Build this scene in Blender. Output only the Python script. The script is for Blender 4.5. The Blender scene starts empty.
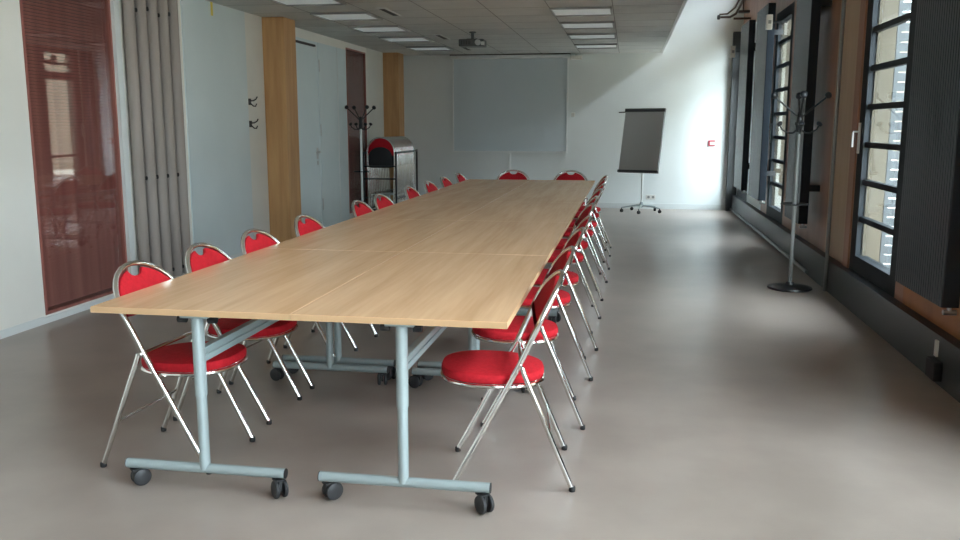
import bpy, math, random
from math import sin, cos, pi, radians
from mathutils import Vector, Matrix
random.seed(7)
sc = bpy.context.scene
COL = sc.collection

# ---------------------------------------------------------------- materials
def new_mat(name):
    m = bpy.data.materials.new(name); m.use_nodes = True
    nt = m.node_tree; b = nt.nodes['Principled BSDF']
    return m, nt, b

def plain(name, col, rough=.5, metal=0., spec=.5, coat=0.):
    m, nt, b = new_mat(name)
    b.inputs['Base Color'].default_value = (*col, 1)
    b.inputs['Roughness'].default_value = rough
    b.inputs['Metallic'].default_value = metal
    b.inputs['Specular IOR Level'].default_value = spec
    b.inputs['Coat Weight'].default_value = coat
    return m

def noisy(name, c1, c2, scale, rough=.6, stretch=(1, 1, 1), bump=0., bscale=None, spec=.5, lo=.35, hi=.65, detail=4, rvar=0., coat=0.):
    """two-tone noise colour in object coordinates with an optional bump"""
    m, nt, b = new_mat(name)
    N, L = nt.nodes.new, nt.links.new
    tc = N('ShaderNodeTexCoord'); mp = N('ShaderNodeMapping'); L(tc.outputs['Object'], mp.inputs[0])
    mp.inputs['Scale'].default_value = stretch
    nz = N('ShaderNodeTexNoise'); nz.inputs['Scale'].default_value = scale; nz.inputs['Detail'].default_value = detail
    L(mp.outputs[0], nz.inputs['Vector'])
    cr = N('ShaderNodeValToRGB'); cr.color_ramp.elements[0].position = lo; cr.color_ramp.elements[1].position = hi
    cr.color_ramp.elements[0].color = (*c1, 1); cr.color_ramp.elements[1].color = (*c2, 1)
    L(nz.outputs['Fac'], cr.inputs[0]); L(cr.outputs[0], b.inputs['Base Color'])
    b.inputs['Roughness'].default_value = rough; b.inputs['Specular IOR Level'].default_value = spec
    b.inputs['Coat Weight'].default_value = coat
    if rvar:
        mr = N('ShaderNodeMapRange'); L(nz.outputs['Fac'], mr.inputs[0])
        mr.inputs[3].default_value = rough - rvar; mr.inputs[4].default_value = rough + rvar
        L(mr.outputs[0], b.inputs['Roughness'])
    if bump:
        n2 = N('ShaderNodeTexNoise'); n2.inputs['Scale'].default_value = bscale or scale * 4
        L(mp.outputs[0], n2.inputs['Vector'])
        bp = N('ShaderNodeBump'); bp.inputs['Strength'].default_value = bump; bp.inputs['Distance'].default_value = .01
        L(n2.outputs['Fac'], bp.inputs['Height']); L(bp.outputs[0], b.inputs['Normal'])
    return m

M = {}
M['wall'] = noisy('white_paint', (.79, .78, .73), (.84, .83, .78), 1.3, .55, bump=.06, bscale=60)
M['white'] = plain('white_lacquer', (.72, .76, .76), .35)
M['doorpaint'] = noisy('door_paint', (.64, .73, .75), (.68, .77, .79), 1.5, .38)
M['cream'] = noisy('cream_paint', (.72, .73, .69), (.77, .78, .74), 2, .5)
M['backwall'] = noisy('back_wall_paint', (.78, .83, .83), (.83, .88, .88), .8, .6, bump=.05, bscale=50)
M['ceil'] = noisy('ceiling_tile', (.57, .58, .57), (.62, .63, .61), 3, .7, bump=.15, bscale=90)
M['roof'] = noisy('roof_boards', (.45, .40, .30), (.52, .46, .35), 4, .6, stretch=(6, .3, 1))
M['seam'] = plain('ceiling_seam', (.16, .16, .15), .6)
M['fascia'] = plain('fascia_white', (.80, .82, .82), .45)
M['floor'] = noisy('linoleum', (.262, .218, .190), (.322, .272, .238), 2.2, .29, stretch=(1, 1, 1), bump=.03, bscale=120, rvar=.03, detail=8)
M['chrome'] = plain('chrome', (.80, .80, .78), .13, 1.)
M['steel'] = plain('brushed_steel', (.62, .63, .63), .3, 1.)
M['red'] = noisy('red_fabric', (.42, .008, .016), (.50, .011, .021), 60, .8, bump=.35, bscale=500, spec=.25)
M['black'] = plain('black_rubber', (.012, .012, .013), .55)
M['blackmetal'] = plain('black_metal', (.015, .017, .02), .35)
M['blackboard'] = plain('black_seat_underside', (.01, .01, .011), .6)
M['leg'] = plain('grey_powder_coat', (.31, .39, .40), .38, .25)
M['leglight'] = plain('light_grey_powder_coat', (.30, .355, .36), .36, .2)
M['pillar'] = noisy('glulam', (.50, .27, .11), (.60, .35, .155), 3, .5, stretch=(6, 6, .5), bump=.05, detail=6)
M['ply'] = noisy('brown_panel', (.31, .15, .09), (.39, .20, .125), 2, .42, stretch=(3, 3, .6), detail=6)
M['orangeply'] = noisy('orange_panel', (.34, .125, .035), (.44, .17, .05), 2, .45, stretch=(3, 3, .6), detail=6)
M['beigejamb'] = noisy('pale_jamb', (.46, .33, .22), (.54, .40, .27), 2, .5, stretch=(4, 4, .5))
M['frame'] = plain('black_window_frame', (.010, .014, .018), .6, 0, .25)
M['plinth'] = plain('dark_plinth', (.035, .04, .043), .4)
M['radiator'] = plain('anthracite_radiator', (.012, .017, .024), .32, 0, .35)
M['screen'] = plain('screen_cloth', (.66, .74, .78), .7)
M['screenframe'] = plain('screen_frame', (.86, .90, .90), .4)
M['dark'] = plain('dark_slit', (.03, .03, .03), .6)
M['paper'] = plain('grey_chart_pad', (.52, .54, .545), .7)
M['chartbar'] = plain('dark_grey_bar', (.06, .065, .07), .5)
M['projector'] = plain('projector_grey', (.10, .11, .11), .4)
M['diffuser'] = plain('light_diffuser', (.88, .92, .92), .5)
_b = M['diffuser'].node_tree.nodes['Principled BSDF']; _b.inputs['Emission Color'].default_value = (.85, .97, 1, 1); _b.inputs['Emission Strength'].default_value = .025
M['louvre'] = plain('light_louvre', (.30, .31, .30), .4)
M['callred'] = plain('call_point_red', (.45, .05, .08), .4)
M['plastic'] = plain('white_plastic', (.78, .78, .74), .35)
M['yellow'] = plain('yellow_tape', (.75, .62, .12), .5)
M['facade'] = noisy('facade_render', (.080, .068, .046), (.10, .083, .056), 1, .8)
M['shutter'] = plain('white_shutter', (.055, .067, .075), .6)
M['ground'] = noisy('gravel', (.26, .25, .22), (.34, .32, .28), 6, .9)
M['pipe'] = plain('grey_pipe', (.25, .26, .26), .4, .3)
M['brownpipe'] = plain('brown_bracket', (.06, .035, .025), .5)
M['wheel'] = plain('castor_tyre', (.018, .018, .020), .5)

# light oak table top: long grain along local Y
def table_mat():
    m, nt, b = new_mat('light_oak_laminate')
    N, L = nt.nodes.new, nt.links.new
    tc = N('ShaderNodeTexCoord'); oi = N('ShaderNodeObjectInfo')
    ad = N('ShaderNodeVectorMath'); ad.operation = 'ADD'
    sc_ = N('ShaderNodeVectorMath'); sc_.operation = 'SCALE'; sc_.inputs['Scale'].default_value = 1.0
    L(oi.outputs['Location'], sc_.inputs[0])
    L(tc.outputs['Object'], ad.inputs[0]); L(sc_.outputs[0], ad.inputs[1])
    mp = N('ShaderNodeMapping'); mp.inputs['Scale'].default_value = (9, .7, 1); L(ad.outputs[0], mp.inputs[0])
    n1 = N('ShaderNodeTexNoise'); n1.inputs['Scale'].default_value = 1.0; n1.inputs['Detail'].default_value = 6; n1.inputs['Distortion'].default_value = .4
    L(mp.outputs[0], n1.inputs['Vector'])
    mp2 = N('ShaderNodeMapping'); mp2.inputs['Scale'].default_value = (60, 2.5, 1); L(ad.outputs[0], mp2.inputs[0])
    n2 = N('ShaderNodeTexNoise'); n2.inputs['Scale'].default_value = 1.0; n2.inputs['Detail'].default_value = 3
    L(mp2.outputs[0], n2.inputs['Vector'])
    mx = N('ShaderNodeMix'); mx.data_type = 'FLOAT'; mx.inputs[0].default_value = .35
    L(n1.outputs['Fac'], mx.inputs[2]); L(n2.outputs['Fac'], mx.inputs[3])
    cr = N('ShaderNodeValToRGB'); e = cr.color_ramp.elements
    e[0].position = .33; e[0].color = (.61, .365, .195, 1); e[1].position = .66; e[1].color = (.76, .49, .285, 1)
    L(mx.outputs[0], cr.inputs[0]); L(cr.outputs[0], b.inputs['Base Color'])
    b.inputs['Roughness'].default_value = .27; b.inputs['Specular IOR Level'].default_value = .6; b.inputs['Coat Weight'].default_value = .15; b.inputs['Coat Roughness'].default_value = .2
    return m
M['table'] = table_mat()
M['tableedge'] = plain('oak_edge_band', (.52, .33, .18), .45)

def glass_mat(name, ior=1.5, tint=(1, 1, 1)):
    m = bpy.data.materials.new(name); m.use_nodes = True; nt = m.node_tree; nt.nodes.clear()
    N, L = nt.nodes.new, nt.links.new
    o = N('ShaderNodeOutputMaterial'); mx = N('ShaderNodeMixShader'); t = N('ShaderNodeBsdfTransparent'); g = N('ShaderNodeBsdfGlossy')
    ge = N('ShaderNodeNewGeometry'); dt = N('ShaderNodeVectorMath'); dt.operation = 'DOT_PRODUCT'
    L(ge.outputs['Incoming'], dt.inputs[0]); L(ge.outputs['Normal'], dt.inputs[1])
    def mth(op, a, b=None):
        q = N('ShaderNodeMath'); q.operation = op
        if hasattr(a, 'links'): L(a, q.inputs[0])
        else: q.inputs[0].default_value = a
        if b is not None:
            if hasattr(b, 'links'): L(b, q.inputs[1])
            else: q.inputs[1].default_value = b
        return q.outputs[0]
    f0 = ((ior - 1) / (ior + 1)) ** 2
    f = mth('ADD', mth('MULTIPLY', mth('POWER', mth('SUBTRACT', 1.0, mth('ABSOLUTE', dt.outputs['Value'])), 5.0), 1 - f0), f0)
    t.inputs['Color'].default_value = (*tint, 1); g.inputs['Roughness'].default_value = .02
    L(f, mx.inputs[0]); L(t.outputs[0], mx.inputs[1]); L(g.outputs[0], mx.inputs[2]); L(mx.outputs[0], o.inputs[0])
    return m
M['glass'] = glass_mat('window_glass', 1.45, (.96, .98, .97))
M['glass2'] = glass_mat('partition_glass', 1.55, (.95, .95, .95))

def blind_mat():
    m, nt, b = new_mat('red_blind')
    N, L = nt.nodes.new, nt.links.new
    tc = N('ShaderNodeTexCoord'); mp = N('ShaderNodeMapping'); mp.inputs['Scale'].default_value = (1, 9, .12)
    L(tc.outputs['Object'], mp.inputs[0])
    n = N('ShaderNodeTexNoise'); n.inputs['Scale'].default_value = 1; n.inputs['Detail'].default_value = 2; L(mp.outputs[0], n.inputs['Vector'])
    cr = N('ShaderNodeValToRGB'); e = cr.color_ramp.elements
    e[0].position = .35; e[0].color = (.24, .075, .062, 1); e[1].position = .68; e[1].color = (.40, .155, .125, 1)
    L(n.outputs['Fac'], cr.inputs[0]); L(cr.outputs[0], b.inputs['Base Color']); b.inputs['Roughness'].default_value = .45
    return m
M['blind'] = blind_mat()
M['curtain'] = noisy('grey_taupe_fabric', (.34, .30, .27), (.40, .355, .325), 12, .75, stretch=(1, 1, .1), bump=.2, bscale=300, spec=.2)

# ---------------------------------------------------------------- mesh builder
class MB:
    def __init__(s): s.v = []; s.f = []
    def add(s, vs, fs):
        o = len(s.v); s.v += [tuple(v) for v in vs]; s.f += [tuple(i + o for i in f) for f in fs]; return s
    def box(s, x0, x1, y0, y1, z0, z1, mat=None):
        vs = [Vector((x, y, z)) for z in (z0, z1) for y in (y0, y1) for x in (x0, x1)]
        if mat: vs = [mat @ v for v in vs]
        return s.add(vs, [(0, 2, 3, 1), (4, 5, 7, 6), (0, 1, 5, 4), (2, 6, 7, 3), (0, 4, 6, 2), (1, 3, 7, 5)])
    def tube(s, pts, r, n=10, closed=False, caps=True, flat=1.0):
        P = [Vector(p) for p in pts]; m = len(P); rr = r if isinstance(r, (list, tuple)) else [r] * m
        rings = []; prev = None
        for i in range(m):
            if closed: t = (P[(i + 1) % m] - P[i - 1])
            else: t = P[min(i + 1, m - 1)] - P[max(i - 1, 0)]
            t.normalize()
            if prev is None:
                a = Vector((0, 0, 1)) if abs(t.z) < .9 else Vector((0, 1, 0))
                u = t.cross(a).normalized()
            else:
                u = (prev - t * prev.dot(t)).normalized()
            prev = u; w = t.cross(u)
            rings.append([P[i] + u * (rr[i] * cos(2 * pi * k / n)) + w * (rr[i] * flat * sin(2 * pi * k / n)) for k in range(n)])
        vs = [v for R in rings for v in R]; fs = []
        for i in range(m if closed else m - 1):
            j = (i + 1) % m
            for k in range(n):
                k2 = (k + 1) % n
                fs.append((i * n + k, i * n + k2, j * n + k2, j * n + k))
        if caps and not closed:
            fs.append(tuple(reversed(range(n)))); fs.append(tuple((m - 1) * n + k for k in range(n)))
        return s.add(vs, fs)
    def lathe(s, prof, n=24, c=(0, 0, 0), mat=None):
        vs = []; fs = []
        for r, z in prof:
            for k in range(n):
                v = Vector((r * cos(2 * pi * k / n), r * sin(2 * pi * k / n), z))
                if mat: v = mat @ v
                vs.append(v + Vector(c))
        for i in range(len(prof) - 1):
            for k in range(n):
                k2 = (k + 1) % n; fs.append((i * n + k, i * n + k2, (i + 1) * n + k2, (i + 1) * n + k))
        fs.append(tuple(reversed(range(n)))); fs.append(tuple((len(prof) - 1) * n + k for k in range(n)))
        return s.add(vs, fs)
    def pad(s, outline, fn, th, bev):
        """rounded plate: outline list of 2D points (ccw); fn(a, b, h) -> 3D with h across the thickness"""
        n = len(outline); P = [Vector(p) for p in outline]
        def inset(d):
            out = []
            for i in range(n):
                e1 = (P[i] - P[i - 1]).normalized(); e2 = (P[(i + 1) % n] - P[i]).normalized()
                nrm = Vector((-(e1.y + e2.y), e1.x + e2.x)).normalized(); out.append(P[i] + nrm * d)
            return out
        lv = [(bev, -th / 2), (bev * .3, -th / 2 + bev * .3), (0, -th / 2 + bev), (0, th / 2 - bev), (bev * .3, th / 2 - bev * .3), (bev, th / 2)]
        vs = []; fs = []
        for d, h in lv: vs += [fn(p.x, p.y, h) for p in inset(d)]
        for i in range(len(lv) - 1):
            for k in range(n):
                k2 = (k + 1) % n; fs.append((i * n + k, i * n + k2, (i + 1) * n + k2, (i + 1) * n + k))
        fs.append(tuple(reversed(range(n)))); fs.append(tuple((len(lv) - 1) * n + k for k in range(n)))
        return s.add(vs, fs)
    def build(s, name, m, parent=None, smooth=False, bevel=0., label=None):
        me = bpy.data.meshes.new(name); me.from_pydata(s.v, [], s.f); me.validate()
        import bmesh
        b = bmesh.new(); b.from_mesh(me); bmesh.ops.recalc_face_normals(b, faces=b.faces[:]); b.to_mesh(me); b.free()
        me.materials.append(M[m] if isinstance(m, str) else m)
        if smooth or bevel:
            me.polygons.foreach_set('use_smooth', [True] * len(me.polygons)); me.set_sharp_from_angle(angle=radians(38))
        o = bpy.data.objects.new(name, me); COL.objects.link(o)
        if parent: o.parent = parent
        if bevel:
            md = o.modifiers.new('bevel', 'BEVEL'); md.width = bevel; md.segments = 2; md.limit_method = 'ANGLE'; md.angle_limit = radians(50)
        if label: o['label'] = label
        return o

def box(x0, x1, y0, y1, z0, z1): return MB().box(x0, x1, y0, y1, z0, z1)
def tag(o, label, cat, group=None, kind=None):
    o['label'] = label; o['category'] = cat
    if group: o['group'] = group
    if kind: o['kind'] = kind
    return o
def struct(o, label, cat): return tag(o, label, cat, kind='structure')
def empty(name, loc, rz=0.):
    o = bpy.data.objects.new(name, None); COL.objects.link(o); o.empty_display_size = .1
    o.location = loc; o.rotation_euler = (0, 0, rz); return o
def copy_tree(o, parent=None):
    c = o.copy(); COL.objects.link(c); c.parent = parent
    for ch in list(o.children): copy_tree(ch, c)
    return c

# ---------------------------------------------------------------- the setting
XL, XR, YB, YF, ZC, ZR = -4.13, 1.80, 15.2, -6.0, 2.62, 3.9
XE = .49                                    # the suspended ceiling stops here
struct(box(XL - .5, XR + .3, YF - .3, YB + .3, -.12, 0).build('floor', 'floor'), 'grey brown linoleum floor', 'floor')

# suspended ceiling with its tile joints
cl = box(XL, XE, YF, YB, ZC, ZC + .06).build('ceiling', 'ceil')
struct(cl, 'suspended ceiling of grey white tiles', 'ceiling')
sm = MB()
for x in (-3.45, -2.80, -2.15, -1.50, -.85, -.20): sm.box(x - .004, x + .004, YF, YB, ZC - .0015, ZC + .001)
for k in range(32): sm.box(XL, XE, YF + .3 + k * .65 - .0015, YF + .3 + k * .65 + .0015, ZC - .001, ZC + .001)
sm.build('tile_joint', 'seam', cl)
struct(box(XE, XE + .03, YF, YB, ZC - .012, ZC + .14).build('trim_1', 'fascia'), 'white edge strip along the end of the suspended ceiling', 'trim')
struct(box(XL - .3, XR + .3, YF - .3, YB + .3, ZR, ZR + .15).build('ceiling', 'roof'), 'high roof boards over the strip beside the windows', 'ceiling')

# back wall
struct(box(XL - .3, XR + .3, YB, YB + .25, 0, ZR).build('wall_back', 'backwall'), 'pale far end wall behind the screen', 'wall')
struct(box(XL, XR - .07, YB - .015, YB, 0, .09).build('baseboard_back', 'white'), 'white skirting board along the far wall', 'baseboard')

def wall_y(name, x0, x1, ys, zs, openings, mat, label):
    """a wall running along Y from ys[0] to ys[1] with rectangular openings (ya, yb, za, zb)"""
    mb = MB(); cur = ys[0]
    cuts = sorted(openings)
    for ya, yb, za, zb in cuts:
        if ya > cur: mb.box(x0, x1, cur, ya, zs[0], zs[1])
        if za > zs[0]: mb.box(x0, x1, ya, yb, zs[0], za)
        if zb < zs[1]: mb.box(x0, x1, ya, yb, zb, zs[1])
        cur = yb
    if cur < ys[1]: mb.box(x0, x1, cur, ys[1], zs[0], zs[1])
    return struct(mb.build(name, mat), label, 'wall')

# left wall
LW1 = (5.53, 6.60, .06, 2.50); LW2 = (12.56, 13.52, .10, 2.54)
wall_y('wall_left', XL - .25, XL, (YF, YB), (0, ZR), [LW1, LW2], 'wall', 'long white painted wall on the left')
struct(MB().box(XL, XL + .012, YF, 5.50, 0, .055).box(XL, XL + .012, 5.50, 6.70, 0, .045).box(XL, XL + .012, 7.75, 9.55, 0, .055).build('baseboard_left', 'white'), 'low white skirting along the left wall', 'baseboard')
struct(box(XL, XL + .012, 7.74, 9.10, .055, ZC).build('wall_left', 'doorpaint'), 'pale blue white wall panel beside the folded curtain', 'wall')
struct(box(XL, XL + .008, 9.10, 9.56, .055, ZC).build('wall_left', 'cream'), 'narrow cream strip of wall beside the first wooden pillar', 'wall')
struct(box(XL, XL + .008, 13.60, 14.50, 0, ZC).build('wall_left', 'cream'), 'cream strip of wall beyond the dark red blind', 'wall')

def blind_window(name, op, label):
    ya, yb, za, zb = op
    r = empty(name, (XL, (ya + yb) / 2, za)); struct(r, label, 'window')
    w = (yb - ya) / 2; h = zb - za
    f = MB(); t = .022
    f.box(-.20, .006, -w, -w + t, 0, h).box(-.20, .006, w - t, w, 0, h).box(-.20, .006, -w + t, w - t, 0, t).box(-.20, .006, -w + t, w - t, h - t, h)
    f.build('window_frame', 'blind', r)
    box(-.014, -.010, -w + t, w - t, t, h - t).build('glass_pane', 'glass2', r)
    sl = MB(); n = int((h - .06) / .024)
    a = radians(62)
    for k in range(n):
        z = .045 + k * .024; dx = .5 * .026 * cos(a); dz = .5 * .026 * sin(a)
        y0, y1 = -w + t + .004, w - t - .004; x = -.055
        sl.add([(x - dx, y0, z + dz), (x - dx, y1, z + dz), (x, y1, z + .002), (x, y0, z + .002), (x + dx, y1, z - dz), (x + dx, y0, z - dz)], [(0, 1, 2, 3), (3, 2, 4, 5)])
    b = sl.build('blind', 'blind', r); b['label'] = 'dark red slatted blind behind the glass'
    box(-.23, -.20, -w, w, 0, h).build('back_panel', 'blackmetal', r)
    return r
blind_window('window_1', LW1, 'tall dark red slatted blind behind glass, nearest the camera on the left wall')
blind_window('window_2', LW2, 'narrow dark red blind behind glass at the far end of the left wall')
struct(box(XL, XL + .03, 6.61, 6.68, 0, ZC).build('trim_2', 'white'), 'white upright strip between the red blind and the folded curtain', 'trim')

# glulam pillars on the left wall
struct(box(XL, XL + .26, 9.57, 9.93, 0, ZC).build('trim_3', 'pillar', bevel=.006), 'large light brown wooden pillar on the left wall', 'pillar')
struct(box(XL, XL + .27, 14.52, 14.88, 0, ZC).build('trim_4', 'pillar', bevel=.006), 'light brown wooden pillar at the far left corner', 'pillar')

# white double door behind the pillar
def leaf(name, ya, yb, zt, label, handle):
    r = empty(name, (XL, (ya + yb) / 2, 0)); struct(r, label, 'door'); w = (yb - ya) / 2
    box(0, .022, -w + .006, w - .006, .01, zt).build('door_leaf', 'doorpaint', r, bevel=.003)
    if handle:
        h = MB(); h.box(.022, .030, w - .14, w - .09, .97, 1.12)
        h.tube([(.03, w - .12, 1.06), (.07, w - .12, 1.06), (.075, w - .14, 1.06), (.075, w - .27, 1.055)], .012, 8)
        h.build('door_handle', 'steel', r, smooth=True)
        box(.022, .034, w - .132, w - .10, .89, .945).build('lock', 'steel', r)
    return r
leaf('door_1', 10.02, 11.30, 2.50, 'white door leaf with dark lever handle beside the large wooden pillar', True)
leaf('door_2', 11.32, 12.50, 2.50, 'plain white door leaf next to the far dark red blind', False)
d = bpy.data.objects['door_1']
MB().box(.022, .05, -.35, .50, 2.43, 2.455).build('door_closer', 'dark', d)
d = bpy.data.objects['door_2']
hm = MB()
for z in (.35, 1.35, 2.2): hm.box(.022, .032, -.575, -.560, z - .08, z + .08)
hm.build('hinge', 'steel', d)
MB().box(.022, .026, .17, .185, .01, 2.5).build('astragal', 'white', d)

# ------------------------------------------------ right wall
# pane ranges of the windows: (ya, yb); first five unseen, added for more daylight
PAN = [(-3.7, -2.6), (-2.1, -1.0), (-.5, .6), (1.1, 2.2), (2.8, 3.9), (6.28, 7.22), (10.72, 11.62), (13.88, 14.82)]
OPN = [(a - .14, b + .16, .27, 2.80) for a, b in PAN]
CLER = [(-3.0, 3.5, 3.05, 3.72), (12.2, 14.6, 3.42, 3.72)]  # unseen high wall openings, added to let in more sky light
mats = [((YF, 5.96), 'orangeply', 'orange brown plywood wall behind the nearest radiator'),
        ((5.96, 7.56), 'ply', 'strip of wall around the nearest black window'),
        ((7.56, 8.30), 'beigejamb', 'pale brown wall board beside the nearest black window'),
        ((8.30, 10.45), 'ply', 'red brown wall panel behind the coat stand'),
        ((10.45, 12.30), 'ply', 'strip of wall around the second black window'),
        ((12.30, YB), 'backwall', 'pale painted far section of the right wall')]
for (a, b), mt, lb in mats:
    ops = [o for o in OPN if o[0] >= a - .001 and o[1] <= b + .001]
    wall_y('wall_right', XR, XR + .15, (a, b), (.0, 2.92), ops, mt, lb)
wall_y('wall_right', XR, XR + .15, (YF, YB), (2.92, ZR), CLER, 'ply', 'dark upper band of the right wall above the windows')
struct(box(XR - .07, XR, YF, YB, 0, .27).build('baseboard_right', 'plinth'), 'dark plinth running along the foot of the right wall', 'baseboard')
struct(MB().tube([(XR - .085, 8.6, .035), (XR - .085, YB - .01, .035)], .016, 8).build('trim_5', 'pipe', smooth=True), 'thin grey pipe at the foot of the right wall', 'trim')

def window(name, pa, pb, label):
    ya, yb = pa - .14, pb + .16; z0, z1 = .27, 2.80
    r = empty(name, (XR, (ya + yb) / 2, z0)); struct(r, label, 'window')
    w = (yb - ya) / 2; h = z1 - z0; l = w - .14; g = w - .16
    f = MB()
    f.box(.0, .09, -w, -l, 0, h).box(.0, .09, g, w, 0, h).box(.0, .09, -l, g, 0, .13).box(.0, .09, -l, g, h - .12, h)
    f.build('window_frame', 'frame', r)
    mu = MB()
    far = pa > 13
    for k in range(8):
        z = .69 + .29 * k; hb = .021
        if far:
            if k > 2: break
            z = (.86, 2.28, 2.50)[k]; hb = (.02, .07, .02)[k]
        if z < 2.66: mu.box(.015, .06, -l, g, z - z0 - hb, z - z0 + hb)
    mu.build('glazing_bar', 'frame', r)
    box(.035, .041, -l, g, .13, h - .12).build('glass_pane', 'glass', r)
    hd = MB().box(-.012, 0, w - .06, w - .02, .93, 1.17).tube([(-.01, w - .04, 1.10), (-.05, w - .04, 1.10), (-.055, w - .05, 1.09), (-.055, w - .05, .98)], .009, 8)
    hd.build('window_handle', 'plastic', r, smooth=True)
    # outer reveal board and louvred shutter folded outwards on the far side of the opening
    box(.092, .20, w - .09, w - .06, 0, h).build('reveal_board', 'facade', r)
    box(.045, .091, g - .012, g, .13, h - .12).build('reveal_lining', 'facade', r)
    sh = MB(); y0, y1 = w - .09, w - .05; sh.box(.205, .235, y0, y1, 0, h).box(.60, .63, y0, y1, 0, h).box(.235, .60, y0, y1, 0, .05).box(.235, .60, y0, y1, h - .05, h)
    k = .09
    while k < h - .05:
        sh.box(.235, .60, y0 + .008, y1 - .008, k - .030, k + .036); k += .075
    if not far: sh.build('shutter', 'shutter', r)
    return r
lbl = ['black framed window, second from the rear wall', 'black framed window, third from the rear wall', 'black framed window right beside the camera', 'black framed window just ahead of the camera, out of frame', 'black framed window hidden by the frame edge, before the nearest radiator', 'tall black framed window nearest the camera with white handle', 'second black framed window beyond the coat stand', 'black framed window in the far right corner']
for i, (a, b) in enumerate(PAN): window('window_%d' % (i + 3), a, b, lbl[i])
struct(box(XR - .012, XR, 7.40, 7.56, .27, 2.8).build('trim_6', 'ply'), 'dark red upright board beside the nearest black window', 'trim')

# rear wall behind the camera
struct(box(XL - .3, XR + .3, YF - .25, YF, 0, ZR).build('wall_front', 'wall'), 'white wall behind the camera', 'wall')

# outside: a rendered building across the yard
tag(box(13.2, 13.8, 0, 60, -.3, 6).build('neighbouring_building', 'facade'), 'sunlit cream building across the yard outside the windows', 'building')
struct(box(-30, 40, -30, 60, -.35, -.3).build('trim_7', 'ground'), 'pale gravel ground outside the windows', 'ground')

# ---------------------------------------------------------------- folding chair
def lean(z): return .22 - .525 * z + .025 * max(0, (z - .5) / .3)
def bow(s, z): return -.030 * max(0, 1 - (s / .222) ** 2) * min(1, max(0, (z - .5) / .2))
def make_chair():
    r = empty('folding_chair', (0, 0, 0))
    def arch(k): return .0 + .222 * cos(k), .655 + .178 * abs(sin(k)) ** .9
    path = [(lean(.012), .190, .012), (lean(.25), .196, .25), (lean(.5), .205, .5), (lean(.60), .214, .60)]
    for k in range(0, 17):
        s, z = arch(pi * k / 16); path.append((lean(z) + bow(s, z), s, z))
    path += [(x, -y, z) for x, y, z in reversed(path[:4])]
    MB().tube(path, .0115, 10).build('back_frame', 'chrome', r, smooth=True)
    for s in (-1, 1):
        MB().tube([(-.055, s * .222, .500), (-.062, s * .224, .478), (-.255, s * .222, .012)], .0105, 10).build('rear_leg', 'chrome', r, smooth=True)
    rb = MB().tube([(-.175, -.222, .205), (-.175, .222, .205)], .006, 8); rb.build('crossbar', 'chrome', r, smooth=True)
    bt = MB().tube([(-.052, -.226, .497), (-.052, .226, .497)], .008, 8); bt.build('hinge_rod', 'chrome', r, smooth=True)
    for x, y in ((lean(.01), .19), (lean(.01), -.19), (-.256, .222), (-.256, -.222)):
        MB().lathe([(.0115, 0), (.0130, .003), (.0130, .018), (.0115, .021)], 12, (x, y, 0)).build('foot_cap', 'black', r, smooth=True)
    # seat outline: rounded, fuller at the front
    out = []
    for k in range(40):
        a = 2 * pi * k / 40; ca, sa = cos(a), sin(a)
        e = .80
        x = .065 + (.205 if ca > 0 else .215) * math.copysign(abs(ca) ** e, ca); y = .195 * math.copysign(abs(sa) ** e, sa)
        if ca < 0: y *= 1 - .10 * abs(ca)
        out.append((x, y))
    tilt = .03
    def S(a, b, h): return (a, b, .441 + h + tilt * (a - .07))
    MB().pad(out, lambda a, b, h: S(a, b, h), .042, .014).build('seat', 'red', r, smooth=True)
    rim = [S(.07 + (x - .07) * .985, y * .985, -.028) for x, y in out]
    MB().tube(rim, .0085, 8, closed=True).build('seat_frame', 'chrome', r, smooth=True)
    # padded back with the hand notch under the arch
    o = []
    n = 14
    for k in range(n + 1):                        # right side up over the shoulder to the notch
        a = pi * k / (2 * n); s = .203 * cos(a); z = .655 + .160 * sin(a) ** .9
        if s < .058: break
        o.append((s, z))
    o += [(.052, .810), (.046, .800), (.034, .788), (.015, .782), (-.015, .782), (-.034, .788), (-.046, .800), (-.052, .810)]
    o += [(-s, z) for s, z in reversed([q for q in o if q[0] > .055])]
    o += [(-.203, .662), (-.196, .652), (-.175, .646), (-.14, .642), (-.09, .640), (-.045, .639), (0, .639), (.045, .639), (.09, .640), (.14, .642), (.175, .646), (.196, .652), (.203, .662)]
    nx, nz = cos(math.atan(.525)), sin(math.atan(.525))
    def Bk(a, b, h): return (lean(b) + bow(a, b) + h * nx, a, b + h * nz)
    MB().pad(o, Bk, .022, .007).build('backrest', 'red', r, smooth=True)
    return r

proto = make_chair()

LY = [3.36, 3.96, 4.55, 5.36, 6.50, 7.12, 8.15, 8.93, 9.77, 10.60]
YAW = [3, 1, 4, 3, 2, 4, 2, 4, 3, 3]
RY = [3.42, 4.13, 4.94, 5.61, 6.53, 7.22, 8.05, 8.80, 9.68, 10.35]
ordn = ['first', 'second', 'third', 'fourth', 'fifth', 'sixth', 'seventh', 'eighth', 'ninth', 'tenth']
used = False
for side, ys in (('left', LY), ('right', RY)):
    for i, y in enumerate(ys):
        c = proto if not used else copy_tree(proto); used = True
        j = random.uniform(-.012, .012)
        c.location = ((-1.87 if side == 'left' else -.455) + j, y, 0)
        c.rotation_euler = (0, 0, -radians(YAW[i]) if side == 'left' else pi + radians(YAW[(i + 1) % 10] + (7 if i == 0 else 5)))
        where = 'nearest the camera' if i == 0 else ('farthest from the camera' if i == 9 else ordn[i] + ' from the camera')
        tag(c, 'red chrome folding chair on the %s side of the long table, %s' % (side, where), 'chair', 'chairs along the %s side of the table' % side)
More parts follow.
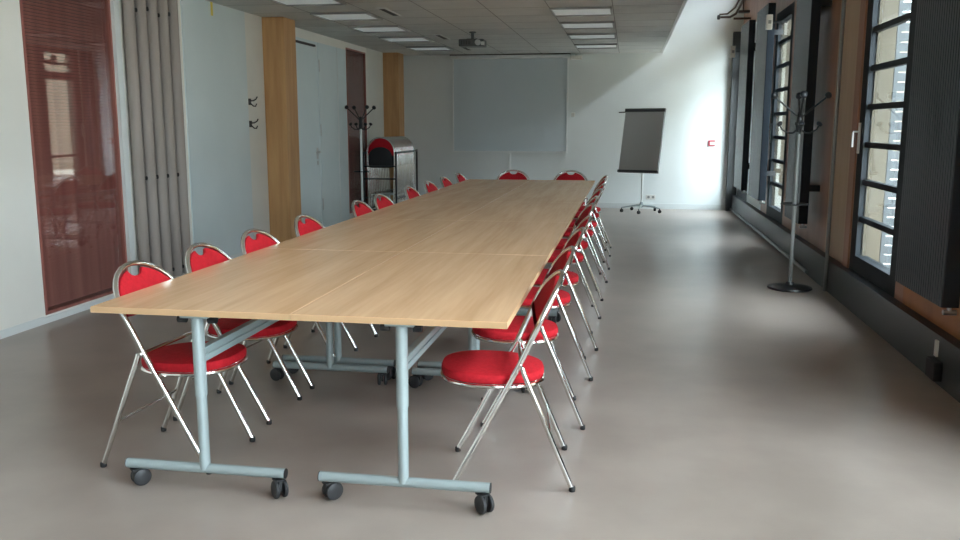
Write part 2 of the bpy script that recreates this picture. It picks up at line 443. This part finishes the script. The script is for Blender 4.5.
for x, lb in ((-1.48, 'left'), (-.73, 'right')):
    c = copy_tree(proto); c.location = (x, 11.15, 0); c.rotation_euler = (0, 0, -pi / 2)
    tag(c, 'red folding chair at the far end of the table, the %s one of the pair' % lb, 'chair', 'chairs at the far end of the table')

# ---------------------------------------------------------------- tables
TL, TW, TZ = 1.60, .80, .74
def castor(parent, x, y, ang):
    c = MB()
    R = Matrix.Translation((x, y, 0)) @ Matrix.Rotation(ang, 4, 'Z')
    def T(p): return R @ Vector(p)
    # fork cover and pin
    c.box(-.014, .030, -.006, .006, .030, .068, R)
    c.box(-.018, .026, -.017, .017, .066, .073, R)
    c.tube([T((0, 0, .060)), T((0, 0, .082))], .007, 8)
    o = c.build('castor', 'black', parent, smooth=True)
    for s in (-1, 1):
        w = MB(); prof = [(.008, 0), (.028, 0), (.034, .003), (.036, .008), (.034, .014), (.026, .018), (.008, .018)]
        mt = R @ Matrix.Translation((.018, s * .0085, .036)) @ Matrix.Rotation(-s * pi / 2, 4, 'X')
        w.lathe(prof, 20, (0, 0, 0), mt); w.build('wheel', 'wheel', o, smooth=True)
    return o
def make_table():
    r = empty('meeting_table', (0, 0, 0))
    w = TW / 2 - .002; l = TL / 2 - .003
    t = MB().box(-w, w, -l, l, TZ - .024, TZ); t.build('tabletop', 'table', r, bevel=.0008)
    e = MB()
    e.box(-w - .001, w + .001, -l - .0012, -l, TZ - .0235, TZ - .0015).box(-w - .001, w + .001, l, l + .0012, TZ - .0235, TZ - .0015)
    e.box(-w - .0012, -w, -l, l, TZ - .0235, TZ - .0015).box(w, w + .0012, -l, l, TZ - .0235, TZ - .0015)
    e.build('edge_band', 'tableedge', r)
    for s in (-1, 1):
        y = s * (TL / 2 - .07)
        f = MB().tube([(-.33, y, .094), (.33, y, .094)], .020, 14); ft = f.build('foot_bar', 'leglight', r, smooth=True)
        for sx in (-1, 1):
            MB().tube([(sx * .329, y, .094), (sx * .333, y, .094)], .0195, 14).build('end_cap', 'black', ft, smooth=True)
            castor(r, sx * .298, y, random.uniform(-.9, .9) + (0 if s < 0 else 2.2))
        c = MB().tube([(0, y, .094), (0, y, .40)], .0195, 14, flat=1.25).tube([(0, y, .39), (0, y, .702)], .0225, 14, flat=1.25)
        c.build('column', 'leglight', r, smooth=True)
        MB().box(-.055, .055, y - .035, y + .035, .700, .716).build('bracket', 'leg', r, bevel=.003)
        for sx in (-1, 1): MB().tube([(sx * .045, y, .690), (sx * .078, y, .690)], .014, 12).build('knob', 'black', r, smooth=True)
    yb = TL / 2 - .07
    b = MB().box(-.016, .016, -yb, yb, .520, .545).box(-.012, .012, -yb, yb, .545, .553).box(-.016, .016, -yb, yb, .553, .576)
    b.build('crossbeam', 'leg', r, bevel=.003)
    MB().tube([(.02, -.42, .708), (.02, -.42, .672), (.06, -.46, .665), (.20, -.46, .665), (.21, -.42, .675), (.21, -.38, .708)], .005, 8).build('release_lever', 'chrome', r, smooth=True)
    return r
tproto = make_table(); used = False
rows = ['nearest the camera', 'second from the camera', 'third from the camera', 'fourth from the camera', 'at the far end']
for i in range(5):
    for cx, sd in ((-1.60, 'left'), (-.80, 'right')):
        t = tproto if not used else copy_tree(tproto); used = True
        t.location = (cx, 2.93 + TL / 2 + i * TL, 0)
        tag(t, 'light oak folding table on castors, %s half of the table row, %s' % (sd, rows[i]), 'table', 'tables pushed together in the long row')

# ---------------------------------------------------------------- folded grey curtain on the left
def folded_curtain():
    ya, yb, z0, z1 = 6.69, 7.58, .05, 2.60
    r = empty('folded_curtain', (XL, (ya + yb) / 2, 0))
    tag(r, 'tall grey folding curtain drawn up in thick upright folds beside the red blind', 'curtain')
    n = 5; W = (yb - ya) / n
    for i in range(n):
        yc = ya - (ya + yb) / 2 + (i + .5) * W; pts = []
        for k in range(25):
            a = 2 * pi * k / 24
            pts.append((.055 + .045 * cos(a), yc + W * .31 * sin(a)))
        m = MB(); P = pts[:-1]; nn = len(P)
        zs = [z0, z0 + .01, 1.3, z1 - .01, z1]; sc_ = [.9, 1, 1, 1, .9]
        vs = []
        for z, q in zip(zs, sc_): vs += [((x - .055) * q + .055, (y - yc) * q + yc, z) for x, y in P]
        fs = [(j * nn + k, j * nn + (k + 1) % nn, (j + 1) * nn + (k + 1) % nn, (j + 1) * nn + k) for j in range(4) for k in range(nn)]
        fs += [tuple(reversed(range(nn))), tuple(4 * nn + k for k in range(nn))]
        m.add(vs, fs).build('fold', 'curtain', r, smooth=True)
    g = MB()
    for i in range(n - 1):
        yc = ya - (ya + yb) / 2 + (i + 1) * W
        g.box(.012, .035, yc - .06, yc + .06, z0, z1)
    g.build('pleat_web', 'blackmetal', r)  # black strips set behind the folds to paint the gaps' deep shade
    for i in range(n - 1):
        yc = ya - (ya + yb) / 2 + (i + 1) * W
        for z in (.12, .97, 2.36 + .03 * (i % 2)):
            MB().lathe([(.010, 0), (.018, .004), (.018, .012), (.010, .016)], 12, (0, 0, 0), Matrix.Translation((.06, yc, z)) @ Matrix.Rotation(pi / 2, 4, 'Y')).build('stud', 'black', r, smooth=True)
        
    MB().box(.01, .12, ya - (ya + yb) / 2, yb - (ya + yb) / 2, z1, ZC).build('top_track', 'white', r)
folded_curtain()
MB_y = box(XL + .012, XL + .016, 8.32, 8.36, 2.49, 2.62).build('tape_strip', 'yellow'); tag(MB_y, 'short yellow strip stuck high on the white wall near the ceiling', 'tape')

# two coat hooks beside the first pillar
for z, lb in ((1.67, 'upper small black coat hook on the cream wall strip'), (1.43, 'lower small black coat hook on the cream wall strip')):
    r = empty('coat_hook', (XL + .008, 9.14, z)); tag(r, lb, 'hook', 'coat hooks by the pillar')
    MB().box(0, .012, -.025, .025, -.035, .035).build('plate', 'blackmetal', r, bevel=.002)
    MB().tube([(.01, 0, .01), (.05, 0, .012), (.085, -.01, .03), (.10, -.01, .055)], .007, 8).tube([(.01, 0, -.015), (.045, 0, -.045), (.07, 0, -.05), (.085, 0, -.02)], .007, 8).build('hook', 'blackmetal', r, smooth=True)

# ---------------------------------------------------------------- coat stands
def coat_stand(loc, rz, label, m_pole):
    r = empty('coat_stand', loc, rz); tag(r, label, 'coat stand', 'coat stands')
    MB().lathe([(.185, 0), (.19, .006), (.185, .018), (.12, .030), (.04, .036), (.03, .06)], 40).build('base', 'blackmetal', r, smooth=True)
    MB().tube([(0, 0, .03), (0, 0, 1.50)], .017, 16).build('pole', m_pole, r, smooth=True)
    ring = [(.115 * cos(2 * pi * k / 28), .115 * sin(2 * pi * k / 28), .745) for k in range(32)]
    q = MB().tube(ring, .006, 8, closed=True)
    for a in (0, pi / 2): q.tube([(.115 * cos(a), .115 * sin(a), .745), (-.115 * cos(a), -.115 * sin(a), .745)], .006, 8)
    q.build('umbrella_ring', 'blackmetal', r, smooth=True)
    MB().lathe([(.012, 1.36), (.026, 1.365), (.028, 1.40), (.026, 1.50), (.018, 1.53), (.008, 1.54)], 20).build('hub', 'blackmetal', r, smooth=True)
    for k in range(4):
        a = pi / 2 * k + .35; c, s = cos(a), sin(a)
        o = MB().tube([(.015 * c, .015 * s, 1.49), (.06 * c, .06 * s, 1.53), (.215 * c, .215 * s, 1.665)], .008, 8).build('upper_arm', 'blackmetal', r, smooth=True)
        MB().lathe([(.006, -.030), (.020, -.024), (.029, -.010), (.029, .010), (.018, .020), (.004, .024)], 16, (0, 0, 0), Matrix.Translation((.22 * c, .22 * s, 1.672)) @ Matrix.Rotation(a, 4, 'Z') @ Matrix.Rotation(radians(60), 4, 'Y')).build('arm_knob', 'blackmetal', o, smooth=True)
        o = MB().tube([(.015 * c, .015 * s, 1.385), (.05 * c, .05 * s, 1.355), (.09 * c, .09 * s, 1.355), (.14 * c, .14 * s, 1.385), (.158 * c, .158 * s, 1.42)], .007, 8).build('lower_hook', 'blackmetal', r, smooth=True)
        MB().lathe([(.004, -.020), (.018, -.016), (.026, -.004), (.026, .008), (.016, .016), (.004, .019)], 16, (0, 0, 0), Matrix.Translation((.16 * c, .16 * s, 1.432)) @ Matrix.Rotation(a, 4, 'Z') @ Matrix.Rotation(radians(35), 4, 'Y')).build('hook_knob', 'blackmetal', o, smooth=True)
    return r
coat_stand((1.435, 7.87, 0), -.44, 'black coat stand with round base on the right in front of the brown wall panel', 'pipe')
coat_stand((-3.86, 12.35, 0), .39, 'coat stand with pale pole in the far left corner beside the chair trolley', 'white')

# ---------------------------------------------------------------- radiators
def radiator(ya, yb, label):
    r = empty('radiator', (1.60, (ya + yb) / 2, .50)); tag(r, label, 'radiator', 'tall dark radiators on the right wall')
    w = (yb - ya) / 2; H = 2.36; n = int(round(2 * w / .036)); p = 2 * w / n
    m = MB(); prof = []
    for k in range(n):
        y = -w + k * p; prof += [(.005, y), (.0, y + p * .15), (.0, y + p * .85), (.005, y + p)]
    prof += [(.085, w), (.085, -w)]
    nn = len(prof)
    m.add([(x, y, z) for z in (0, H) for x, y in prof], [(k, (k + 1) % nn, nn + (k + 1) % nn, nn + k) for k in range(nn)] + [tuple(reversed(range(nn))), tuple(nn + k for k in range(nn))])
    m.build('panel', 'radiator', r)
    for yb_ in (-w + .12, w - .12):
        for zb_ in (.33, 2.03): box(.085, .199, yb_ - .02, yb_ + .02, zb_ - .03, zb_ + .03).build('wall_bracket', 'blackmetal', r)
    MB().tube([(.05, -w + .03, .02), (.05, -w + .03, -.035)], .012, 10).tube([(.02, -w + .03, -.03), (.085, -w + .03, -.03)], .014, 10).build('valve', 'steel', r, smooth=True)
    return r
radiator(4.68, 5.48, 'tall black ribbed radiator on the orange wall nearest the camera')
radiator(8.55, 9.30, 'tall dark radiator directly behind the right coat stand')
radiator(11.15, 12.10, 'tall dark radiator just beyond the second black window')
radiator(12.87, 13.75, 'farthest tall dark radiator, near the far right corner')

# conduit pipe from ceiling to floor
pc = MB().tube([(1.715, 7.80, 0), (1.715, 7.80, ZR - .02)], .016, 10).build('conduit_pipe', 'pipe', smooth=True)
tag(pc, 'thin grey pipe standing upright against the right wall beside the coat stand', 'pipe')
# power box on plinth
pb = empty('power_box', (1.73, 5.02, .09)); tag(pb, 'small black power box with white tag low on the dark plinth', 'power box')
box(-.045, 0, -.07, .07, -.06, .05).build('housing', 'black', pb, bevel=.006)
box(-.012, 0, .02, .055, .06, .15).build('tag', 'plastic', pb)
# small white plates high up at the windows
for x, y, z, lb in ((1.60, 11.00, 2.62, 'white sensor box high beside the end of the radiator past the second window'), (1.51, 13.86, 2.51, 'white sensor box high in the far right corner')):
    r = empty('sensor_box', (x, y, z)); tag(r, lb, 'sensor', 'white sensor boxes on the right wall')
    box(-.04, .03, -.03, .03, -.085, .085).build('housing', 'plastic', r, bevel=.006)
    box(-.02, .015, -.034, -.03, -.02, .02).build('lens', 'louvre', r)
    box(.03, 1.80 - x, -.012, .012, -.012, .012).build('bracket', 'blackmetal', r)
struct(box(1.64, XR, 15.03, 15.185, 0, 2.92).build('trim_8', 'plinth'), 'dark upright frame in the far right corner', 'trim')

# brown pipework high in the right corner
pw = empty('heating_pipework', (1.52, 14.0, 3.02)); pw.scale = (.8, .8, .8); tag(pw, 'cluster of dark brown pipes and brackets high at the far right corner', 'pipes')
MB().tube([(-.25, .3, .05), (-.05, .3, .05), (.05, .2, .10), (.10, 0, .22), (.12, -.3, .30), (.14, -1.4, .36)], .022, 8).tube([(-.25, .3, .10), (-.1, .3, .11), (.02, .1, .2), (.10, -.1, .40), (.12, -.2, .85)], .016, 8).build('pipe', 'brownpipe', pw, smooth=True)
MB().tube([(.02, .3, .02), (.34, .3, .02)], .02, 8).tube([(.05, -.9, .0), (.05, -.9, .85)], .012, 8).box(-.03, .16, -.96, -.84, -.02, .02).build('bracket', 'brownpipe', pw, smooth=True)
MB().lathe([(.03, -.03), (.045, -.02), (.045, .02), (.03, .03)], 14, (-.26, .3, .05), Matrix.Rotation(pi / 2, 4, 'Y')).build('end_cap', 'blackmetal', pw, smooth=True)

# ---------------------------------------------------------------- back wall things
sr = empty('projection_screen', (-2.055, YB, 1.76)); tag(sr, 'large grey projection screen hanging on the far wall', 'screen')
box(-.99, .99, -.030, -.026, -.80, .78).build('screen_surface', 'screen', sr)
f = MB()
f.box(-1.01, -.985, -.045, -.02, -.815, .80).box(.985, 1.01, -.045, -.02, -.815, .80).box(-.985, .985, -.045, -.02, -.815, -.79)
f.build('screen_frame', 'screenframe', sr)
box(-1.03, 1.03, -.10, -.005, .79, .845).build('case', 'screenframe', sr, bevel=.01)
box(-1.04, 1.04, -.11, -.005, .846, .858).build('mount_rail', 'dark', sr)
t = empty('sound_bracket', (-.915, YB, 2.555)); tag(t, 'small pale metal device fixed at the top right of the projection screen', 'device')
MB().box(-.10, .10, -.16, -.04, -.045, .02).build('housing', 'plastic', t, bevel=.008)
MB().box(-.02, .02, -.06, 0, .0, .05).build('bracket', 'steel', t)
s_ = box(-.985, -.925, YB - .014, YB, 1.56, 1.63).build('wall_switch', 'plastic', bevel=.004); tag(s_, 'small white switch to the right of the projection screen', 'switch')
c_ = box(-2.07, -2.03, YB - .018, YB, .09, .93).build('cable_duct', 'screenframe', bevel=.003); tag(c_, 'white cable duct running down the wall below the screen', 'cable duct')
k_ = empty('socket', (.40, YB, .20)); tag(k_, 'white double wall socket low on the far wall by the flip chart', 'socket')
box(-.08, .08, -.010, 0, -.04, .04).build('plate', 'plastic', k_, bevel=.004)
for sx in (-.038, .038):
    MB().lathe([(.022, 0), (.022, .003)], 18, (sx, -.0125, 0), Matrix.Rotation(pi / 2, 4, 'X')).build('outlet', 'louvre', k_, smooth=True)
q_ = empty('fire_call_point', (1.375, YB, 1.12)); tag(q_, 'small red and white fire call point on the far wall', 'alarm')
box(-.055, .055, -.035, 0, -.05, .05).build('housing', 'callred', q_, bevel=.006)
box(-.028, .056, -.040, -.034, -.028, .026).build('button', 'plastic', q_, bevel=.003)

# flip chart on a five-star castor base
fc = empty('flip_chart', (.235, 14.55, 0)); tag(fc, 'grey flip chart on a pale wheeled star base in front of the far wall', 'flip chart')
MB().tube([(0, 0, .09), (0, 0, 1.35)], .017, 14).build('pole', 'white', fc, smooth=True)
for k in range(5):
    a = radians(90 + 18 + 72 * k + 10); c, s = cos(a), sin(a)
    o = MB().tube([(.01 * c, .01 * s, .115), (.16 * c, .16 * s, .105), (.33 * c, .33 * s, .078)], [.022, .018, .014], 10, flat=.7).build('base_arm', 'leglight', fc, smooth=True)
    w = MB().tube([(.325 * c, .325 * s, .075), (.325 * c, .325 * s, .05)], .009, 8)
    mt = Matrix.Translation((.325 * c, .325 * s, .028)) @ Matrix.Rotation(a + .8, 4, 'Z') @ Matrix.Rotation(pi / 2, 4, 'X')
    w.lathe([(.010, -.02), (.026, -.018), (.028, -.010), (.028, .010), (.026, .018), (.010, .02)], 16, (0, 0, 0), mt)
    w.build('castor', 'black', o, smooth=True)
MB().lathe([(.035, .085), (.040, .10), (.032, .14), (.020, .17)], 20).build('hub', 'leglight', fc, smooth=True)
BM = Matrix.Translation((-.02, -.05, 1.165)) @ Matrix.Rotation(radians(-22), 4, 'Z') @ Matrix.Rotation(radians(-14), 4, 'X')
hw, hh = .34, .525
MB().box(-hw, hw, -.02, .0, -hh, hh, BM).build('board', 'chartbar', fc, bevel=.004)
MB().box(-hw + .004, hw - .004, -.032, -.0205, -hh + .04, hh - .05, BM).build('paper_pad', 'paper', fc)
MB().box(-hw - .005, hw + .005, -.045, -.005, hh - .05, hh + .005, BM).build('top_clamp', 'chartbar', fc, bevel=.004)
MB().box(-hw - .005, hw + .005, -.065, -.005, -hh - .005, -hh + .035, BM).build('pen_tray', 'chartbar', fc, bevel=.004)
MB().tube([BM @ Vector((-hw, -.02, hh - .05)), BM @ Vector((-hw - .11, -.04, hh - .06))], .009, 8).build('side_arm', 'black', fc, smooth=True)
MB().box(-.05, .05, .0, .05, -.12, .12, BM).build('tilt_bracket', 'chartbar', fc)

# ---------------------------------------------------------------- projector
pj = empty('projector', (-2.05, 11.5, 2.475)); tag(pj, 'grey projector hanging from the ceiling', 'projector')
box(-.165, .165, -.12, .12, -.045, .045).build('housing', 'projector', pj, bevel=.012)
MB().lathe([(.034, 0), (.038, .01), (.036, .035), (.026, .04)], 20, (0, 0, 0), Matrix.Translation((.09, -.115, 0)) @ Matrix.Rotation(pi / 2, 4, 'X')).build('lens', 'steel', pj, smooth=True)
MB().tube([(0, 0, .045), (0, 0, .13)], .020, 12).lathe([(.045, .13), (.045, .145)], 20).box(-.07, .07, -.05, .05, .043, .055).build('ceiling_mount', 'projector', pj, smooth=True)
g = MB()
for k in range(6): g.box(-.13 + k * .022, -.12 + k * .022, -.1225, -.119, -.025, .025)
g.build('vent', 'dark', pj)
box(.13, .172, -.125, -.10, -.035, .01).build('connector_cover', 'plastic', pj, bevel=.003)

# ---------------------------------------------------------------- ceiling luminaires and slot vents
def luminaire(x0, y0, label):
    r = empty('ceiling_light', (x0 + .32, y0 + .30, ZC)); tag(r, label, 'ceiling light', 'square ceiling lights in two rows')
    f = MB(); f.box(-.32, .32, -.31, -.29, -.022, -.001).box(-.32, .32, .29, .31, -.022, -.001).box(-.32, -.30, -.29, .29, -.022, -.001).box(.30, .32, -.29, .29, -.022, -.001)
    f.build('frame', 'louvre', r)
    box(-.30, .30, -.29, .29, -.008, -.002).build('diffuser', 'diffuser', r)
    return r
nm = ['first', 'second', 'third', 'fourth', 'fifth']
for sd, x0 in (('left', -3.45), ('right', -.85)):
    for i, y in enumerate((8.00, 9.30, 10.60, 11.95, 13.45)):
        luminaire(x0, y, 'square ceiling light in the %s row, %s' % (sd, (nm[i] + ' in view from the camera') if i < 4 else 'closest to the far wall'))
for i, (x, y) in enumerate(((-2.58, 9.05), (-2.58, 11.75), (-2.58, 13.6))):
    v = empty('slot_vent', (x, y + .3, ZC)); tag(v, 'narrow dark slot vent in the ceiling, %s from the camera' % nm[i], 'vent', 'slot vents in the ceiling')
    MB().box(-.05, .05, -.33, -.30, -.010, 0).box(-.05, .05, .30, .33, -.010, 0).box(-.05, -.035, -.30, .30, -.010, 0).box(.035, .05, -.30, .30, -.010, 0).build('frame', 'ceil', v)
    box(-.035, .035, -.30, .30, -.006, -.002).build('slot', 'dark', v)

# ---------------------------------------------------------------- trolley with folded chairs
TX, TY0, TY1 = -3.72, 12.86, 14.10
tr = empty('chair_trolley', (TX, (TY0 + TY1) / 2, 0)); tag(tr, 'black wheeled trolley carrying folded red chairs in the far left corner', 'trolley')
L_ = (TY1 - TY0) / 2 + .04
b = MB()
for sx in (-.25, .25): b.box(sx - .015, sx + .015, -L_, L_, .12, .15)
for sy in (-L_, L_): b.box(-.25, .25, sy - .015, sy + .015, .12, .15)
b.box(-.25, .25, -.015, .015, .12, .15)
b.build('base_frame', 'blackmetal', tr)
for sx in (-.255, .255):
    for sy in (-L_, L_):
        MB().box(sx - .012, sx + .012, sy - .015, sy + .015, .15, 1.02).build('upright', 'blackmetal', tr)
        w = MB(); w.tube([(sx, sy, .12), (sx, sy, .07)], .012, 8)
        w.lathe([(.01, -.018), (.036, -.015), (.04, 0), (.036, .015), (.01, .018)], 16, (sx, sy, .04), Matrix.Rotation(pi / 2, 4, 'Y')); w.build('castor', 'black', tr, smooth=True)
rl = MB()
for sx in (-.255, .255):
    rl.box(sx - .01, sx + .01, -L_, L_, .99, 1.015); rl.box(sx - .01, sx + .01, -L_, L_, .30, .32)
rl.build('side_rail', 'blackmetal', tr)
cb = MB()
for z in (.60, .79): cb.box(-.25, .25, -L_ - .012, -L_ + .012, z, z + .02)
cb.build('crossbar', 'blackmetal', tr)

def make_folded():
    r = empty('folded_chair', (0, 0, 0))
    def arch(k): return .215 * cos(k), .84 + .22 * abs(sin(k)) ** .95
    path = [(.19, 0, .155), (.20, 0, .5), (.212, 0, .75)] 
    for k in range(0, 17):
        s, z = arch(pi * k / 16); path.append((s, 0, z + .17))
    path = [(x, y, z) for x, y, z in path]; path += [(-.212, 0, .75), (-.20, 0, .5), (-.19, 0, .155)]
    MB().tube(path, .0115, 10).build('back_frame', 'chrome', r, smooth=True)
    for s in (-1, 1): MB().tube([(s * .222, .026, .80), (s * .222, .026, .165)], .0105, 10).build('rear_leg', 'chrome', r, smooth=True)
    MB().tube([(-.222, .026, .36), (.222, .026, .36)], .006, 8).build('crossbar', 'chrome', r, smooth=True)
    o = []
    for k in range(15):
        a = pi * k / 14; o.append((.198 * cos(a), 1.01 + .205 * sin(a)))
    o += [(-.198, .97), (-.17, .95), (.17, .95), (.198, .97)]
    MB().pad(o, lambda a, b_, h: (a, h + .005, b_), .022, .006).build('backrest', 'red', r, smooth=True)
    o = []
    for k in range(15):
        a = pi * k / 14; o.append((.182 * cos(a), .95 + .14 * sin(a)))
    o += [(-.182, .80), (-.16, .775), (.16, .775), (.182, .80)]
    MB().pad(o, lambda a, b_, h: (a, -.022 + h, b_), .016, .004).build('seat', 'blackboard', r, smooth=True, label='black underside of the folded seat')
    return r
fp = make_folded(); NF = 14
for i in range(NF):
    c = fp if i == 0 else copy_tree(fp)
    c.location = (TX, TY0 + .02 + i * (TY1 - TY0 - .06) / (NF - 1), 0)
    lb = 'folded red chair at the front of the chair trolley' if i == 0 else ('folded red chair at the back of the chair trolley' if i == NF - 1 else 'folded red chair on the trolley, number %s counting from the front' % ['', 'two', 'three', 'four', 'five', 'six', 'seven', 'eight', 'nine', 'ten', 'eleven', 'twelve', 'thirteen'][i])
    tag(c, lb, 'chair', 'folded chairs stored on the trolley')

# ---------------------------------------------------------------- light
w = bpy.data.worlds.new('sky'); sc.world = w; w.use_nodes = True
nt = w.node_tree; bg = nt.nodes['Background']
bg.inputs['Color'].default_value = (.80, .91, 1.0, 1); bg.inputs['Strength'].default_value = 6.0
sun = bpy.data.lights.new('sun', 'SUN'); sun.energy = 9; sun.angle = radians(1.5); sun.color = (1, .94, .84)
so = bpy.data.objects.new('sun', sun); COL.objects.link(so)
so.rotation_euler = Vector((.5, .35, -.75)).to_track_quat('-Z', 'Y').to_euler()
def portal(name, loc, target_dir, sx, sy):
    l = bpy.data.lights.new(name, 'AREA'); l.shape = 'RECTANGLE'; l.size = sx; l.size_y = sy; l.cycles.is_portal = True
    o = bpy.data.objects.new(name, l); COL.objects.link(o); o.location = loc
    o.rotation_euler = Vector(target_dir).to_track_quat('-Z', 'Y').to_euler()
for a, b_ in PAN: portal('daylight_portal', (XR + .16, (a + b_) / 2, 1.54), (-1, 0, 0), 2.6 if False else (b_ - a) + .3, 2.6)
portal('daylight_portal', (XR + .16, 13.4, 3.57), (-1, 0, 0), 2.4, .32)
portal('daylight_portal', (XR + .16, .25, 3.38), (-1, 0, 0), 6.5, .7)


# ---------------------------------------------------------------- camera
cam = bpy.data.cameras.new('camera'); co = bpy.data.objects.new('camera', cam); COL.objects.link(co); sc.camera = co
F, PI_, YA, RO, H = 867.16, .1657, .168, .0007, 1.4207
fwd = Vector((-sin(YA) * cos(PI_), cos(YA) * cos(PI_), -sin(PI_))); rt = Vector((cos(YA), sin(YA), 0)); up = rt.cross(fwd)
r2 = rt * cos(RO) + up * sin(RO); u2 = -rt * sin(RO) + up * cos(RO)
co.matrix_world = Matrix(((r2.x, u2.x, -fwd.x, 0), (r2.y, u2.y, -fwd.y, 0), (r2.z, u2.z, -fwd.z, H), (0, 0, 0, 1)))
cam.sensor_width = 36; cam.lens = F * 36 / 960; cam.clip_start = .05; cam.clip_end = 200

sc.view_settings.view_transform = 'Standard'; sc.view_settings.look = 'None'; sc.view_settings.gamma = 1
sc.view_settings.exposure = 2.2; sc.view_settings.use_curve_mapping = False
sc.cycles.use_denoising = True
sc.cycles.max_bounces = 10; sc.cycles.diffuse_bounces = 6; sc.cycles.glossy_bounces = 5; sc.cycles.transparent_max_bounces = 16
sc.cycles.caustics_reflective = False; sc.cycles.sample_clamp_indirect = 8
